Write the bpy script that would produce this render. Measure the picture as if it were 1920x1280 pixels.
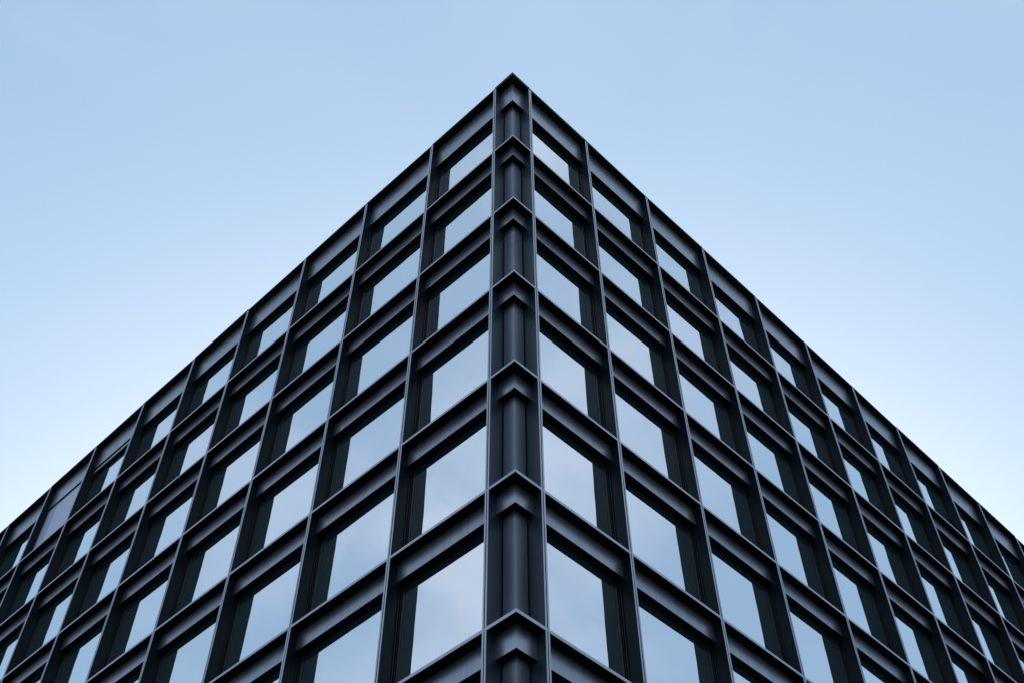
import bpy, math, random
from mathutils import Matrix, Vector

for o in list(bpy.data.objects):
    bpy.data.objects.remove(o, do_unlink=True)
scene = bpy.context.scene
COL = scene.collection
random.seed(11)

# ------------------------------------------------------------------ camera
GZ = 37.03                                  # height of the regular top storey line above the ground
CAM = Vector((11.7091, -12.0507, -35.382 + GZ))
YAW, PITCH, ROLL = 2.34512, 0.91191, -0.00455
FPX = 2208.37                               # focal length in pixels of a 1920 px wide picture
fw = Vector((math.cos(PITCH) * math.cos(YAW), math.cos(PITCH) * math.sin(YAW), math.sin(PITCH)))
rt = Vector((math.sin(YAW), -math.cos(YAW), 0.0))
up = rt.cross(fw)
r2 = rt * math.cos(ROLL) + up * math.sin(ROLL)
u2 = -rt * math.sin(ROLL) + up * math.cos(ROLL)
cd = bpy.data.cameras.new('camera')
cd.sensor_width = 36.0
cd.sensor_fit = 'HORIZONTAL'
cd.lens = FPX / 1920.0 * 36.0
cd.clip_end = 3000.0
cam = bpy.data.objects.new('camera', cd)
m = Matrix((r2, u2, -fw)).transposed().to_4x4()
m.translation = CAM
cam.matrix_world = m
COL.objects.link(cam)
scene.camera = cam
scene.render.resolution_x, scene.render.resolution_y = 1024, 682

# ------------------------------------------------------------------ sky and sun
SUN_EL = math.radians(26.0)
SUN_AZ = 2.345                              # direction (from +x, anticlockwise) in which the sun stands: behind the building
world = bpy.data.worlds.new('World')
scene.world = world
world.use_nodes = True
wn, wl = world.node_tree.nodes, world.node_tree.links
wn.clear()
sky = wn.new('ShaderNodeTexSky')
sky.sky_type = 'NISHITA'
sky.sun_disc = False
sky.sun_elevation = SUN_EL
sky.sun_rotation = math.pi / 2 - SUN_AZ      # sky's rotation runs clockwise from +y
sky.altitude = 0.0
sky.air_density = 1.0
sky.dust_density = 3.5
sky.ozone_density = 1.0
# thin even haze over the whole sky, and soft cloud in the half behind the camera (seen in the panes)
haze = wn.new('ShaderNodeMix')
haze.data_type = 'RGBA'
haze.inputs['Factor'].default_value = 0.45
haze.inputs['B'].default_value = (2.7, 4.72, 6.75, 1.0)
wl.new(sky.outputs['Color'], haze.inputs['A'])
tc = wn.new('ShaderNodeTexCoord')
mp = wn.new('ShaderNodeMapping')
mp.inputs['Location'].default_value = (3.1, 1.7, 0.4)
mp.inputs['Scale'].default_value = (1.0, 1.0, 1.7)
nz = wn.new('ShaderNodeTexNoise')
nz.inputs['Scale'].default_value = 4.2
nz.inputs['Detail'].default_value = 4.0
nz.inputs['Roughness'].default_value = 0.45
nz.inputs['Distortion'].default_value = 0.5
rm = wn.new('ShaderNodeMapRange')
rm.interpolation_type = 'SMOOTHSTEP'
rm.inputs['From Min'].default_value = 0.38
rm.inputs['From Max'].default_value = 0.70
rm.inputs['To Min'].default_value = 0.28
rm.inputs['To Max'].default_value = 0.90
dt = wn.new('ShaderNodeVectorMath')
dt.operation = 'DOT_PRODUCT'
dt.inputs[1].default_value = (0.707, -0.707, 0.0)
mk = wn.new('ShaderNodeMapRange')
mk.interpolation_type = 'SMOOTHSTEP'
mk.inputs['From Min'].default_value = -0.55
mk.inputs['From Max'].default_value = 0.25
mk.inputs['To Min'].default_value = 0.04
mk.inputs['To Max'].default_value = 1.0
ml = wn.new('ShaderNodeMath')
ml.operation = 'MULTIPLY'
mx = wn.new('ShaderNodeMix')
mx.data_type = 'RGBA'
mx.inputs['B'].default_value = (5.0, 5.4, 6.4, 1.0)
wl.new(tc.outputs['Generated'], dt.inputs[0])
wl.new(dt.outputs['Value'], mk.inputs['Value'])
bg = wn.new('ShaderNodeBackground')
bg.inputs['Strength'].default_value = 0.10
wo = wn.new('ShaderNodeOutputWorld')
wl.new(tc.outputs['Generated'], mp.inputs['Vector'])
wl.new(mp.outputs['Vector'], nz.inputs['Vector'])
wl.new(nz.outputs['Fac'], rm.inputs['Value'])
wl.new(rm.outputs['Result'], ml.inputs[0])
wl.new(mk.outputs['Result'], ml.inputs[1])
wl.new(ml.outputs['Value'], mx.inputs['Factor'])
wl.new(haze.outputs['Result'], mx.inputs['A'])
wl.new(mx.outputs['Result'], bg.inputs['Color'])
wl.new(bg.outputs['Background'], wo.inputs['Surface'])

sd = bpy.data.lights.new('sun', 'SUN')
sd.energy = 2.5
sd.angle = math.radians(0.53)
sd.color = (1.0, 0.93, 0.84)
sun = bpy.data.objects.new('sun', sd)
sdir = Vector((math.cos(SUN_EL) * math.cos(SUN_AZ), math.cos(SUN_EL) * math.sin(SUN_AZ), math.sin(SUN_EL)))
sun.rotation_euler = sdir.to_track_quat('Z', 'Y').to_euler()
sun.location = sdir * 120
COL.objects.link(sun)

vs = scene.view_settings
vs.view_transform = 'Standard'
vs.look = 'None'
vs.exposure = 0.78
vs.gamma = 1.0
vs.use_curve_mapping = False
scene.render.engine = 'CYCLES'
scene.cycles.max_bounces = 10
scene.cycles.glossy_bounces = 6
scene.cycles.transparent_max_bounces = 12

# ------------------------------------------------------------------ materials
def new_mat(name):
    mt = bpy.data.materials.new(name)
    mt.use_nodes = True
    mt.node_tree.nodes.clear()
    return mt, mt.node_tree.nodes, mt.node_tree.links

def metal(name, col, metallic=0.8, rough=0.3, var=0.07, grime=0.2, spec=0.5):
    """powder-coated / anodised sheet: faint panel-to-panel change, fine grain and thin run-off marks"""
    mt, n, l = new_mat(name)
    out = n.new('ShaderNodeOutputMaterial')
    b = n.new('ShaderNodeBsdfPrincipled')
    l.new(b.outputs['BSDF'], out.inputs['Surface'])
    b.inputs['Metallic'].default_value = metallic
    b.inputs['Specular IOR Level'].default_value = spec
    tc = n.new('ShaderNodeTexCoord')
    oi = n.new('ShaderNodeObjectInfo')
    add = n.new('ShaderNodeVectorMath'); add.operation = 'ADD'
    sc = n.new('ShaderNodeVectorMath'); sc.operation = 'SCALE'; sc.inputs['Scale'].default_value = 37.0
    cx = n.new('ShaderNodeCombineXYZ')
    for k in ('X', 'Y', 'Z'):
        l.new(oi.outputs['Random'], cx.inputs[k])
    l.new(cx.outputs['Vector'], sc.inputs[0])
    l.new(tc.outputs['Object'], add.inputs[0]); l.new(sc.outputs['Vector'], add.inputs[1])
    # streaks: stretched along z
    mp = n.new('ShaderNodeMapping'); mp.inputs['Scale'].default_value = (9.0, 9.0, 0.5)
    l.new(add.outputs['Vector'], mp.inputs['Vector'])
    st = n.new('ShaderNodeTexNoise'); st.inputs['Scale'].default_value = 1.0; st.inputs['Detail'].default_value = 6.0
    l.new(mp.outputs['Vector'], st.inputs['Vector'])
    bl = n.new('ShaderNodeTexNoise'); bl.inputs['Scale'].default_value = 0.8; bl.inputs['Detail'].default_value = 1.0
    l.new(add.outputs['Vector'], bl.inputs['Vector'])
    # colour value = 1 + var*(rand-.5)*2 + grime*(streak-.5)
    m1 = n.new('ShaderNodeMapRange'); m1.inputs['To Min'].default_value = 1 - var; m1.inputs['To Max'].default_value = 1 + var
    l.new(oi.outputs['Random'], m1.inputs['Value'])
    m2 = n.new('ShaderNodeMapRange'); m2.inputs['From Min'].default_value = 0.3; m2.inputs['From Max'].default_value = 0.7
    m2.inputs['To Min'].default_value = 1 - grime * 0.5; m2.inputs['To Max'].default_value = 1 + grime * 0.4
    l.new(st.outputs['Fac'], m2.inputs['Value'])
    mu = n.new('ShaderNodeMath'); mu.operation = 'MULTIPLY'
    l.new(m1.outputs['Result'], mu.inputs[0]); l.new(m2.outputs['Result'], mu.inputs[1])
    hs = n.new('ShaderNodeHueSaturation'); hs.inputs['Color'].default_value = (*col, 1.0)
    l.new(mu.outputs['Value'], hs.inputs['Value'])
    l.new(hs.outputs['Color'], b.inputs['Base Color'])
    m3 = n.new('ShaderNodeMapRange'); m3.inputs['From Min'].default_value = 0.3; m3.inputs['From Max'].default_value = 0.7
    m3.inputs['To Min'].default_value = rough - 0.02; m3.inputs['To Max'].default_value = rough + 0.03
    l.new(bl.outputs['Fac'], m3.inputs['Value'])
    l.new(m3.outputs['Result'], b.inputs['Roughness'])
    # slight unevenness of the sheet
    bp = n.new('ShaderNodeBump'); bp.inputs['Strength'].default_value = 0.015; bp.inputs['Distance'].default_value = 0.01
    l.new(bl.outputs['Fac'], bp.inputs['Height'])
    l.new(bp.outputs['Normal'], b.inputs['Normal'])
    return mt

def glass(name, refl, tint, wav=0.004, room_glow=0.0):
    """coated pane: reflects part of the light, lets tinted light through"""
    mt, n, l = new_mat(name)
    out = n.new('ShaderNodeOutputMaterial')
    mix = n.new('ShaderNodeMixShader')
    tr = n.new('ShaderNodeBsdfTransparent'); tr.inputs['Color'].default_value = (*tint, 1)
    gl = n.new('ShaderNodeBsdfGlossy'); gl.inputs['Roughness'].default_value = 0.004
    gl.inputs['Color'].default_value = (0.95, 0.97, 1.0, 1)
    fr = n.new('ShaderNodeFresnel'); fr.inputs['IOR'].default_value = 1.5
    mr = n.new('ShaderNodeMapRange'); mr.inputs['To Min'].default_value = refl; mr.inputs['To Max'].default_value = 1.0
    l.new(fr.outputs['Fac'], mr.inputs['Value'])
    l.new(mr.outputs['Result'], mix.inputs['Fac'])
    tc = n.new('ShaderNodeTexCoord'); oi = n.new('ShaderNodeObjectInfo')
    sc = n.new('ShaderNodeVectorMath'); sc.operation = 'ADD'
    cx = n.new('ShaderNodeCombineXYZ'); ml = n.new('ShaderNodeMath'); ml.operation = 'MULTIPLY'; ml.inputs[1].default_value = 50
    l.new(oi.outputs['Random'], ml.inputs[0]); l.new(ml.outputs['Value'], cx.inputs['X'])
    l.new(tc.outputs['Object'], sc.inputs[0]); l.new(cx.outputs['Vector'], sc.inputs[1])
    nz = n.new('ShaderNodeTexNoise'); nz.inputs['Scale'].default_value = 0.9; nz.inputs['Detail'].default_value = 1.0
    l.new(sc.outputs['Vector'], nz.inputs['Vector'])
    bp = n.new('ShaderNodeBump'); bp.inputs['Strength'].default_value = 1.0; bp.inputs['Distance'].default_value = wav
    l.new(nz.outputs['Fac'], bp.inputs['Height'])
    l.new(bp.outputs['Normal'], gl.inputs['Normal'])
    l.new(tr.outputs['BSDF'], mix.inputs[1]); l.new(gl.outputs['BSDF'], mix.inputs[2])
    # teal film: faint light of the rooms behind, put into the pane's colour
    df = n.new('ShaderNodeBsdfDiffuse'); df.inputs['Color'].default_value = (0.14, 0.50, 0.62, 1)
    mx2 = n.new('ShaderNodeMixShader'); mx2.inputs['Fac'].default_value = room_glow
    l.new(mix.outputs['Shader'], mx2.inputs[1]); l.new(df.outputs['BSDF'], mx2.inputs[2])
    l.new(mx2.outputs['Shader'], out.inputs['Surface'])
    return mt

def plain(name, col, rough=0.8, scale=3.0, var=0.25):
    mt, n, l = new_mat(name)
    out = n.new('ShaderNodeOutputMaterial')
    b = n.new('ShaderNodeBsdfPrincipled')
    l.new(b.outputs['BSDF'], out.inputs['Surface'])
    b.inputs['Roughness'].default_value = rough
    tc = n.new('ShaderNodeTexCoord')
    nz = n.new('ShaderNodeTexNoise'); nz.inputs['Scale'].default_value = scale; nz.inputs['Detail'].default_value = 6
    l.new(tc.outputs['Object'], nz.inputs['Vector'])
    mr = n.new('ShaderNodeMapRange'); mr.inputs['To Min'].default_value = 1 - var; mr.inputs['To Max'].default_value = 1 + var
    l.new(nz.outputs['Fac'], mr.inputs['Value'])
    hs = n.new('ShaderNodeHueSaturation'); hs.inputs['Color'].default_value = (*col, 1)
    l.new(mr.outputs['Result'], hs.inputs['Value'])
    l.new(hs.outputs['Color'], b.inputs['Base Color'])
    return mt

def screen_fabric(name):
    """woven outdoor blind with a fine perforation"""
    mt, n, l = new_mat(name)
    out = n.new('ShaderNodeOutputMaterial')
    b = n.new('ShaderNodeBsdfPrincipled'); b.inputs['Roughness'].default_value = 0.55
    b.inputs['Metallic'].default_value = 0.5
    l.new(b.outputs['BSDF'], out.inputs['Surface'])
    tc = n.new('ShaderNodeTexCoord')
    ck = n.new('ShaderNodeTexChecker'); ck.inputs['Scale'].default_value = 55
    ck.inputs['Color1'].default_value = (0.42, 0.46, 0.58, 1)
    ck.inputs['Color2'].default_value = (0.52, 0.57, 0.70, 1)
    l.new(tc.outputs['Object'], ck.inputs['Vector'])
    l.new(ck.outputs['Color'], b.inputs['Base Color'])
    return mt

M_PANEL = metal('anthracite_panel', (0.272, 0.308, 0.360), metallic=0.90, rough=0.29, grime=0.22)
M_EDGE = metal('anthracite_edge', (0.325, 0.350, 0.400), metallic=0.9, rough=0.30)
M_SIDE_SHADE = metal('shaded_fin_side', (0.0022, 0.0072, 0.0110), metallic=0.0, rough=0.5, spec=0.15)  # fin sides in the bays, with their shade put into the colour
M_SIDE_LIT = metal('lit_fin_side', (0.012, 0.022, 0.036), metallic=0.0, rough=0.4, spec=0.35)  # same fin sides next to the corner, lighter colour for the light there
M_SOFFIT_SHADE = metal('shaded_soffit', (0.004, 0.0045, 0.005), metallic=0.0, rough=0.6, spec=0.1)  # undersides of ledges and spandrels: darkness of the shade is in the colour
M_FRAME = metal('black_frame', (0.003, 0.005, 0.006), metallic=0.0, rough=0.4, spec=0.2)
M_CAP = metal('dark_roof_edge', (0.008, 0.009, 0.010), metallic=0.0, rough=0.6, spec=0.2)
M_PANE = glass('coated_glass', 0.80, (0.50, 0.84, 0.92), room_glow=0.03)
M_INNER = glass('inner_glass', 0.5, (0.50, 0.80, 0.86), 0.006)
M_SLAB = plain('interior_ceiling', (0.30, 0.31, 0.31))
M_CORE = plain('interior_wall', (0.22, 0.23, 0.23))
M_WALL = plain('rear_wall_paint', (0.05, 0.052, 0.056))
M_ROOF = plain('roof_membrane', (0.12, 0.12, 0.12))
M_ASPH = plain('asphalt', (0.045, 0.046, 0.048), 0.9, 1.2, 0.3)
M_PAVE = plain('paving', (0.14, 0.135, 0.13), 0.85, 2.0, 0.25)
M_SCREEN = screen_fabric('blind_fabric')
M_RAIL = metal('blind_rail', (0.45, 0.42, 0.36), metallic=0.6, rough=0.4)

# ------------------------------------------------------------------ mesh helpers
BOXF = [(0, 3, 2, 1), (4, 5, 6, 7), (0, 1, 5, 4), (1, 2, 6, 5), (2, 3, 7, 6), (3, 0, 4, 7)]

def box(x0, x1, y0, y1, z0, z1):
    return ([(x0, y0, z0), (x1, y0, z0), (x1, y1, z0), (x0, y1, z0),
             (x0, y0, z1), (x1, y0, z1), (x1, y1, z1), (x0, y1, z1)], BOXF)

def prism(poly, z0, z1):
    k = len(poly)
    v = [(x, y, z0) for x, y in poly] + [(x, y, z1) for x, y in poly]
    f = [tuple(reversed(range(k))), tuple(range(k, 2 * k))]
    f += [(i, (i + 1) % k, k + (i + 1) % k, k + i) for i in range(k)]
    return v, f

def join(shapes):
    V, F = [], []
    for v, f in shapes:
        o = len(V)
        V += list(v)
        F += [tuple(i + o for i in g) for g in f]
    return V, F

def mesh(name, shapes, mat, front=None, other=None):
    """front: material of the faces that look outwards (-y), where it differs from the rest"""
    V, F = join(shapes)
    me = bpy.data.meshes.new(name)
    me.from_pydata([tuple(p) for p in V], [], F)
    me.validate()
    me.materials.append(mat)
    if front:
        me.materials.append(front)
        me.update()
        for p in me.polygons:
            if abs(p.normal.z) < 0.5 and front_test(p):
                p.material_index = 1
    return me

def front_test(p):
    """outward faces: -y in a facade's own axes; for the folded corner pieces also +x"""
    return p.normal.y < -0.5 or (p.normal.x > 0.9 and len(p.vertices) == 4 and CORNER_MESH)
CORNER_MESH = False

_cache = {}
def cached(key, fn):
    if key not in _cache:
        _cache[key] = fn()
    return _cache[key]

def add(name, me, parent, mtx=None, kind=None):
    o = bpy.data.objects.new(name, me)
    COL.objects.link(o)
    o.parent = parent
    if mtx is not None:
        o.matrix_local = mtx
    if kind:
        o['kind'] = kind
    return o

# ------------------------------------------------------------------ ground
def structure(name, shapes, mat):
    o = bpy.data.objects.new(name, mesh(name, shapes, mat))
    COL.objects.link(o)
    o['kind'] = 'structure'
    return o
structure('ground', [([(-700, -700, 0), (700, -700, 0), (700, 700, 0), (-700, 700, 0)], [(0, 1, 2, 3)])], M_ASPH)

# ------------------------------------------------------------------ the building
# facade coordinates: t metres along the facade from the corner, d metres into the building, z up
H = 3.6                   # storey height
ANG = -0.0123             # the corner is a little off square
NB = 13                   # bays on each facade
ROWS = 9
Z = [GZ - H * k for k in range(ROWS + 1)]       # storey lines (undersides of the ledges)
Z_TOP = GZ + 0.684                              # underside of the roof edge
LEDGE_H = 0.078
SP_D = 0.235              # depth of the spandrel face
SP_H = 0.54
GL_D = 0.425              # depth of the glass
BACK = 0.47
FIN_W = 0.112
GAP = 0.024
BLIND_DOWN = ('L', 0, 7)  # storey row 0, bay between seventh and eighth fin
BLIND_PART = ('L', 0, 6)

eL = Vector((-math.cos(ANG), math.sin(ANG), 0)); iL = Vector((math.sin(ANG), math.cos(ANG), 0))
eR = Vector((-math.sin(ANG), math.cos(ANG), 0)); iR = Vector((-math.cos(ANG), -math.sin(ANG), 0))
SIDE = {'L': dict(e=eL, i=iL, d0=0.816, w0=3.0093, w=3.3613, sx=-1),
        'R': dict(e=eR, i=iR, d0=0.8128, w0=2.7417, w=3.1159, sx=1)}

def t_fin(s, k):
    S = SIDE[s]
    return S['d0'] + (0 if k == 0 else S['w0'] + (k - 1) * S['w'])

def pt(s, t, d, z):
    S = SIDE[s]
    return S['e'] * t + S['i'] * d + Vector((0, 0, z))

def mtx(s, t, z):
    """local x along the facade, y into the building, z up; origin on the facade plane"""
    S = SIDE[s]
    X = S['e'] * S['sx']
    m = Matrix((X, S['i'], Vector((0, 0, 1)))).transposed().to_4x4()
    m.translation = S['e'] * t + Vector((0, 0, z))
    return m

def in_view(points, margin=70):
    xs, ys = [], []
    for p in points:
        d = p - CAM
        z = d.dot(fw)
        if z < 1:
            return False
        xs.append(960 + FPX * d.dot(r2) / z)
        ys.append(640 - FPX * d.dot(u2) / z)
    return max(xs) > -margin and min(xs) < 1920 + margin and max(ys) > -margin and min(ys) < 1280 + margin

building = bpy.data.objects.new('office_building', None)
building.location = (0, 0, 0)
COL.objects.link(building)
building['label'] = 'dark metal office building with a sharp corner and a grid of recessed reflective windows'
building['category'] = 'building'

rest = {}                 # shapes of bays outside the picture, joined by material
def put(name, key, shapes_fn, mat, M, visible, parent=None, front=None):
    me_shapes = cached(('s',) + key, shapes_fn)
    if visible:
        me = cached(('m',) + key, lambda: mesh(name, me_shapes, mat, front))
        return add(name, me, parent or building, M if parent is None else None)
    V, F = join(me_shapes)
    rest.setdefault(mat.name, (mat, []))[1].append(([tuple(M @ Vector(v)) for v in V], F))
    return None

def corner_pt(d0, d1, z):
    """point at depth d0 behind the left facade and d1 behind the right one"""
    # solve p.iL = d0, p.iR = d1
    a, b, c, d = iL.x, iL.y, iR.x, iR.y
    det = a * d - b * c
    return Vector(((d0 * d - b * d1) / det, (a * d1 - d0 * c) / det, z))

# --- interior: floors, core and unseen rear walls
ext = t_fin('L', NB) + 0.2, t_fin('R', NB) + 0.2
def footprint(inset):
    c0 = corner_pt(inset, inset, 0)
    cl = c0 + eL * (ext[0] - inset); cr = c0 + eR * (ext[1] - inset)
    return [(p.x, p.y) for p in (c0, cr, cl + cr - c0, cl)]
for k in range(ROWS + 1):
    z = Z[k]
    top = z + 0.08 if k else Z_TOP - 0.01
    add('floor_slab', mesh('floor_slab', [prism(footprint(BACK + 0.02), z - 0.42, top)], M_SLAB), building)
add('core_wall', mesh('core_wall', [prism(footprint(6.5), 0.0, Z[0] - 0.43)], M_CORE), building)
add('roof_deck', mesh('roof_deck', [prism(footprint(0.10), Z_TOP + 0.004, Z_TOP + 0.016)], M_ROOF), building)
fp = footprint(BACK + 0.02)
def wall_quad(p, q, z0, z1, th=0.3):
    v = Vector((q[0] - p[0], q[1] - p[1], 0)).normalized()
    nn = Vector((v.y, -v.x, 0)) * th
    return prism([p, (p[0] + nn.x, p[1] + nn.y), (q[0] + nn.x, q[1] + nn.y), q], z0, z1)
add('rear_wall', mesh('rear_wall', [wall_quad(fp[1], fp[2], 0, Z_TOP)], M_WALL), building)
add('rear_wall', mesh('rear_wall', [wall_quad(fp[2], fp[3], 0, Z_TOP)], M_WALL), building)
add('lobby_wall', mesh('lobby_wall', [prism(footprint(1.6), 0.0, Z[9] - 0.43)], M_FRAME), building)

# --- one bay
def sp_shapes(w, h, top):
    a = w / 2 - FIN_W / 2
    return lambda: [box(-a, a, SP_D, BACK, -h, top)]

def frame_shapes(w, z0, z1):
    """stepped dark frame lining the opening: outer step, inner bead"""
    a = w / 2 - FIN_W / 2 - 0.001
    def fn():
        S = []
        for (d0, d1, t) in ((0.322, 0.345, 0.020), (0.372, 0.400, 0.034), (0.402, BACK, 0.056)):
            S += [box(-a, -a + t, d0, d1, z0, z1), box(a - t, a, d0, d1, z0, z1),
                  box(-a + t, a - t, d0, d1, z1 - t, z1), box(-a + t, a - t, d0, d1, z0, z0 + t)]
        return S
    return fn

def pane_shapes(w, z0, z1, d):
    a = w / 2 - FIN_W / 2 - 0.03
    return lambda: [([(-a, d, z0 + 0.03), (a, d, z0 + 0.03), (a, d, z1 - 0.03), (-a, d, z1 - 0.03)], [(0, 1, 2, 3)])]

for s in ('L', 'R'):
    for r in range(ROWS):
        ztop = Z_TOP if r == 0 else Z[r]
        zline = Z[r]
        zbot = Z[r + 1] + LEDGE_H
        # fins: a recessed core and two sheet-metal plates with a shadow gap between them
        for k in range(NB + 1):
            t = t_fin(s, k)
            hgt = ztop - zbot
            M = mtx(s, t, zbot)
            vis = in_view([pt(s, t, d, z) for d in (0, .4) for z in (zbot, ztop)])
            core = put('fin', ('fin', r == 0), lambda: [box(-GAP / 2 - 0.004, GAP / 2 + 0.004, 0.030, BACK, 0.002, hgt - 0.002)], M_FRAME, M, vis)
            pw = (FIN_W - GAP) / 2
            for sg in (-1, 1):
                x0, x1 = (GAP / 2, GAP / 2 + pw) if sg > 0 else (-GAP / 2 - pw, -GAP / 2)
                inner = k == 0 and sg == -SIDE[s]['sx']      # the plate facing the corner bay, coloured as if lit
                put('fin_plate', ('plate', r == 0, sg, inner), lambda: [box(x0, x1, 0.0, BACK - 0.004, 0.002, hgt - 0.002)], M_SIDE_LIT if inner else M_SIDE_SHADE, M, vis, core, M_EDGE)
        for k in range(NB):
            ta, tb = t_fin(s, k), t_fin(s, k + 1)
            w = tb - ta
            tm = (ta + tb) / 2
            vis = in_view([pt(s, t, d, z) for t in (ta, tb) for d in (0, .4) for z in (zbot, ztop)])
            first = k == 0
            M = mtx(s, tm, zline)
            put('spandrel_panel', ('sp', s, first, r == 0), sp_shapes(w, SP_H, (Z_TOP - GZ if r == 0 else 0) - 0.003), M_SOFFIT_SHADE, M, vis, None, M_PANEL)
            z0, z1 = -H + LEDGE_H + 0.002, -SP_H - 0.002
            # window frame with its two panes; each pane sits a little out of true
            wf = put('window', ('wf', s, first), frame_shapes(w, z0, z1), M_FRAME, M, vis)
            for nm, d, mt in (('pane', GL_D, M_PANE), ('inner_pane', GL_D + 0.028, M_INNER)):
                o = put(nm, (nm, s, first), pane_shapes(w, z0, z1, d), mt, M, vis, wf)
                if o:
                    c = Vector((0, d, (z0 + z1) / 2))
                    o.matrix_local = (Matrix.Translation(c) @ Matrix.Rotation(random.gauss(0, .003), 4, 'X')
                                      @ Matrix.Rotation(random.gauss(0, .003), 4, 'Z') @ Matrix.Translation(-c))
            if (s, r, k) in (BLIND_DOWN, BLIND_PART):
                a = w / 2 - FIN_W / 2 - 0.006
                drop = z0 + 0.03 if (s, r, k) == BLIND_DOWN else -SP_H - 0.16
                fab = ([(-a, .300, drop), (a, .300, drop), (a, .300, -SP_H + .0), (-a, .300, -SP_H)], [(0, 1, 2, 3)])
                strips = [box(-a + w * f, -a + w * f + .012, .292, .299, drop, -SP_H - .004) for f in (.17, .80)] if (s, r, k) == BLIND_DOWN else []
                bl = add('blind', mesh('blind', [box(-a, a, .300, .306, drop, -SP_H - .003)], M_SCREEN), building, M)
                for st in strips:
                    add('seam', mesh('seam', [st], M_FRAME), bl)
                add('bottom_rail', mesh('bottom_rail', [box(-a, a, .285, .32, drop - .03, drop - .001)], M_RAIL), bl)
            # ledge under this row's windows = ledge at storey line r + 1
            put('ledge', ('ledge', s, first), lambda: [box(-w / 2 + .006, w / 2 - .006, 0.0, BACK, 0.0, LEDGE_H)], M_SOFFIT_SHADE, mtx(s, tm, Z[r + 1]),
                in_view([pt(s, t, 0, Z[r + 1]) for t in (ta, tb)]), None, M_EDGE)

# --- the corner: mitred ledges, folded spandrels and a folded column panel on every storey
def ell(d0, d1, t_end, z0, z1):
    """L-shaped prism between depths d0 and d1, ending t_end from the corner on each facade"""
    tl = t_end['L']; tr = t_end['R']
    A = corner_pt(d0, d0, 0); B = corner_pt(d1, d1, 0)
    l0 = eL * tl + iL * d0; l1 = eL * tl + iL * d1
    q0 = eR * tr + iR * d0; q1 = eR * tr + iR * d1
    poly = [(p.x, p.y) for p in (A, q0, q1, B, l1, l0)]
    k = len(poly)
    v = [(x, y, z0) for x, y in poly] + [(x, y, z1) for x, y in poly]
    f = [(0, 3, 2, 1), (0, 5, 4, 3), (6, 7, 8, 9), (6, 9, 10, 11)]
    f += [(i, (i + 1) % k, k + (i + 1) % k, k + i) for i in range(k)]
    return v, f
def corner_part(name, shapes, mat, front=None):
    global CORNER_MESH
    CORNER_MESH = True
    me = mesh(name, shapes, mat, front)
    CORNER_MESH = False
    return add(name, me, building)
tf = {s: t_fin(s, 0) for s in 'LR'}
def te(x):
    return {s: tf[s] + x for s in 'LR'}
for r in range(ROWS):
    ztop = Z_TOP if r == 0 else Z[r]
    zbot = Z[r + 1] + LEDGE_H
    corner_part('corner_spandrel', [ell(SP_D, BACK, te(-FIN_W / 2), Z[r] - SP_H, ztop - 0.003)], M_SOFFIT_SHADE, M_PANEL)
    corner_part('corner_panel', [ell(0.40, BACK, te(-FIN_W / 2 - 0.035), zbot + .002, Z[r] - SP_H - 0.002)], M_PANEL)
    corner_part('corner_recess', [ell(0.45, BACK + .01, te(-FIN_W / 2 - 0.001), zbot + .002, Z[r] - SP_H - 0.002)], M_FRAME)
    corner_part('corner_ledge', [ell(0.0, BACK, te(-.004), Z[r + 1], Z[r + 1] + LEDGE_H)], M_SOFFIT_SHADE, M_EDGE)

# --- roof edge: soffit boards and a cap laid in lengths that do not line up perfectly
for s in ('L', 'R'):
    for k in range(NB):
        ta, tb = t_fin(s, k), t_fin(s, k + 1)
        w = tb - ta
        a0, a1 = random.uniform(.04, .125), random.uniform(.04, .125)
        if s == 'R' and k == 9:
            a0 = a1 = .11
        if s == 'R' and k >= 10:
            a0 = a1 = .03
        M = mtx(s, (ta + tb) / 2, Z_TOP)
        sh = box(-w / 2 + .003, w / 2 - .003, 0, BACK, 0, .05)
        v = [list(p) for p in sh[0]]
        for p in v:
            if p[2] > .01:
                p[2] = a0 if (p[0] < 0) else a1
        if s == 'R' and k == 9:
            for p in v:
                if p[0] > 0:
                    p[0] -= .05
        add('roof_edge', mesh('roof_edge', [(v, BOXF)], M_CAP), building, M)
corner_part('corner_roof_edge', [ell(0.0, BACK, te(-.003), Z_TOP, Z_TOP + .15)], M_CAP)

# --- bays beyond the picture, joined by material
for nm, (mt, shapes) in rest.items():
    add('distant_bays', mesh('distant_bays', shapes, mt), building, kind='stuff')

# pavement round the foot of the building
pc = footprint(-4.0)
structure('pavement', [prism(pc, -0.1, 0.13)], M_PAVE)
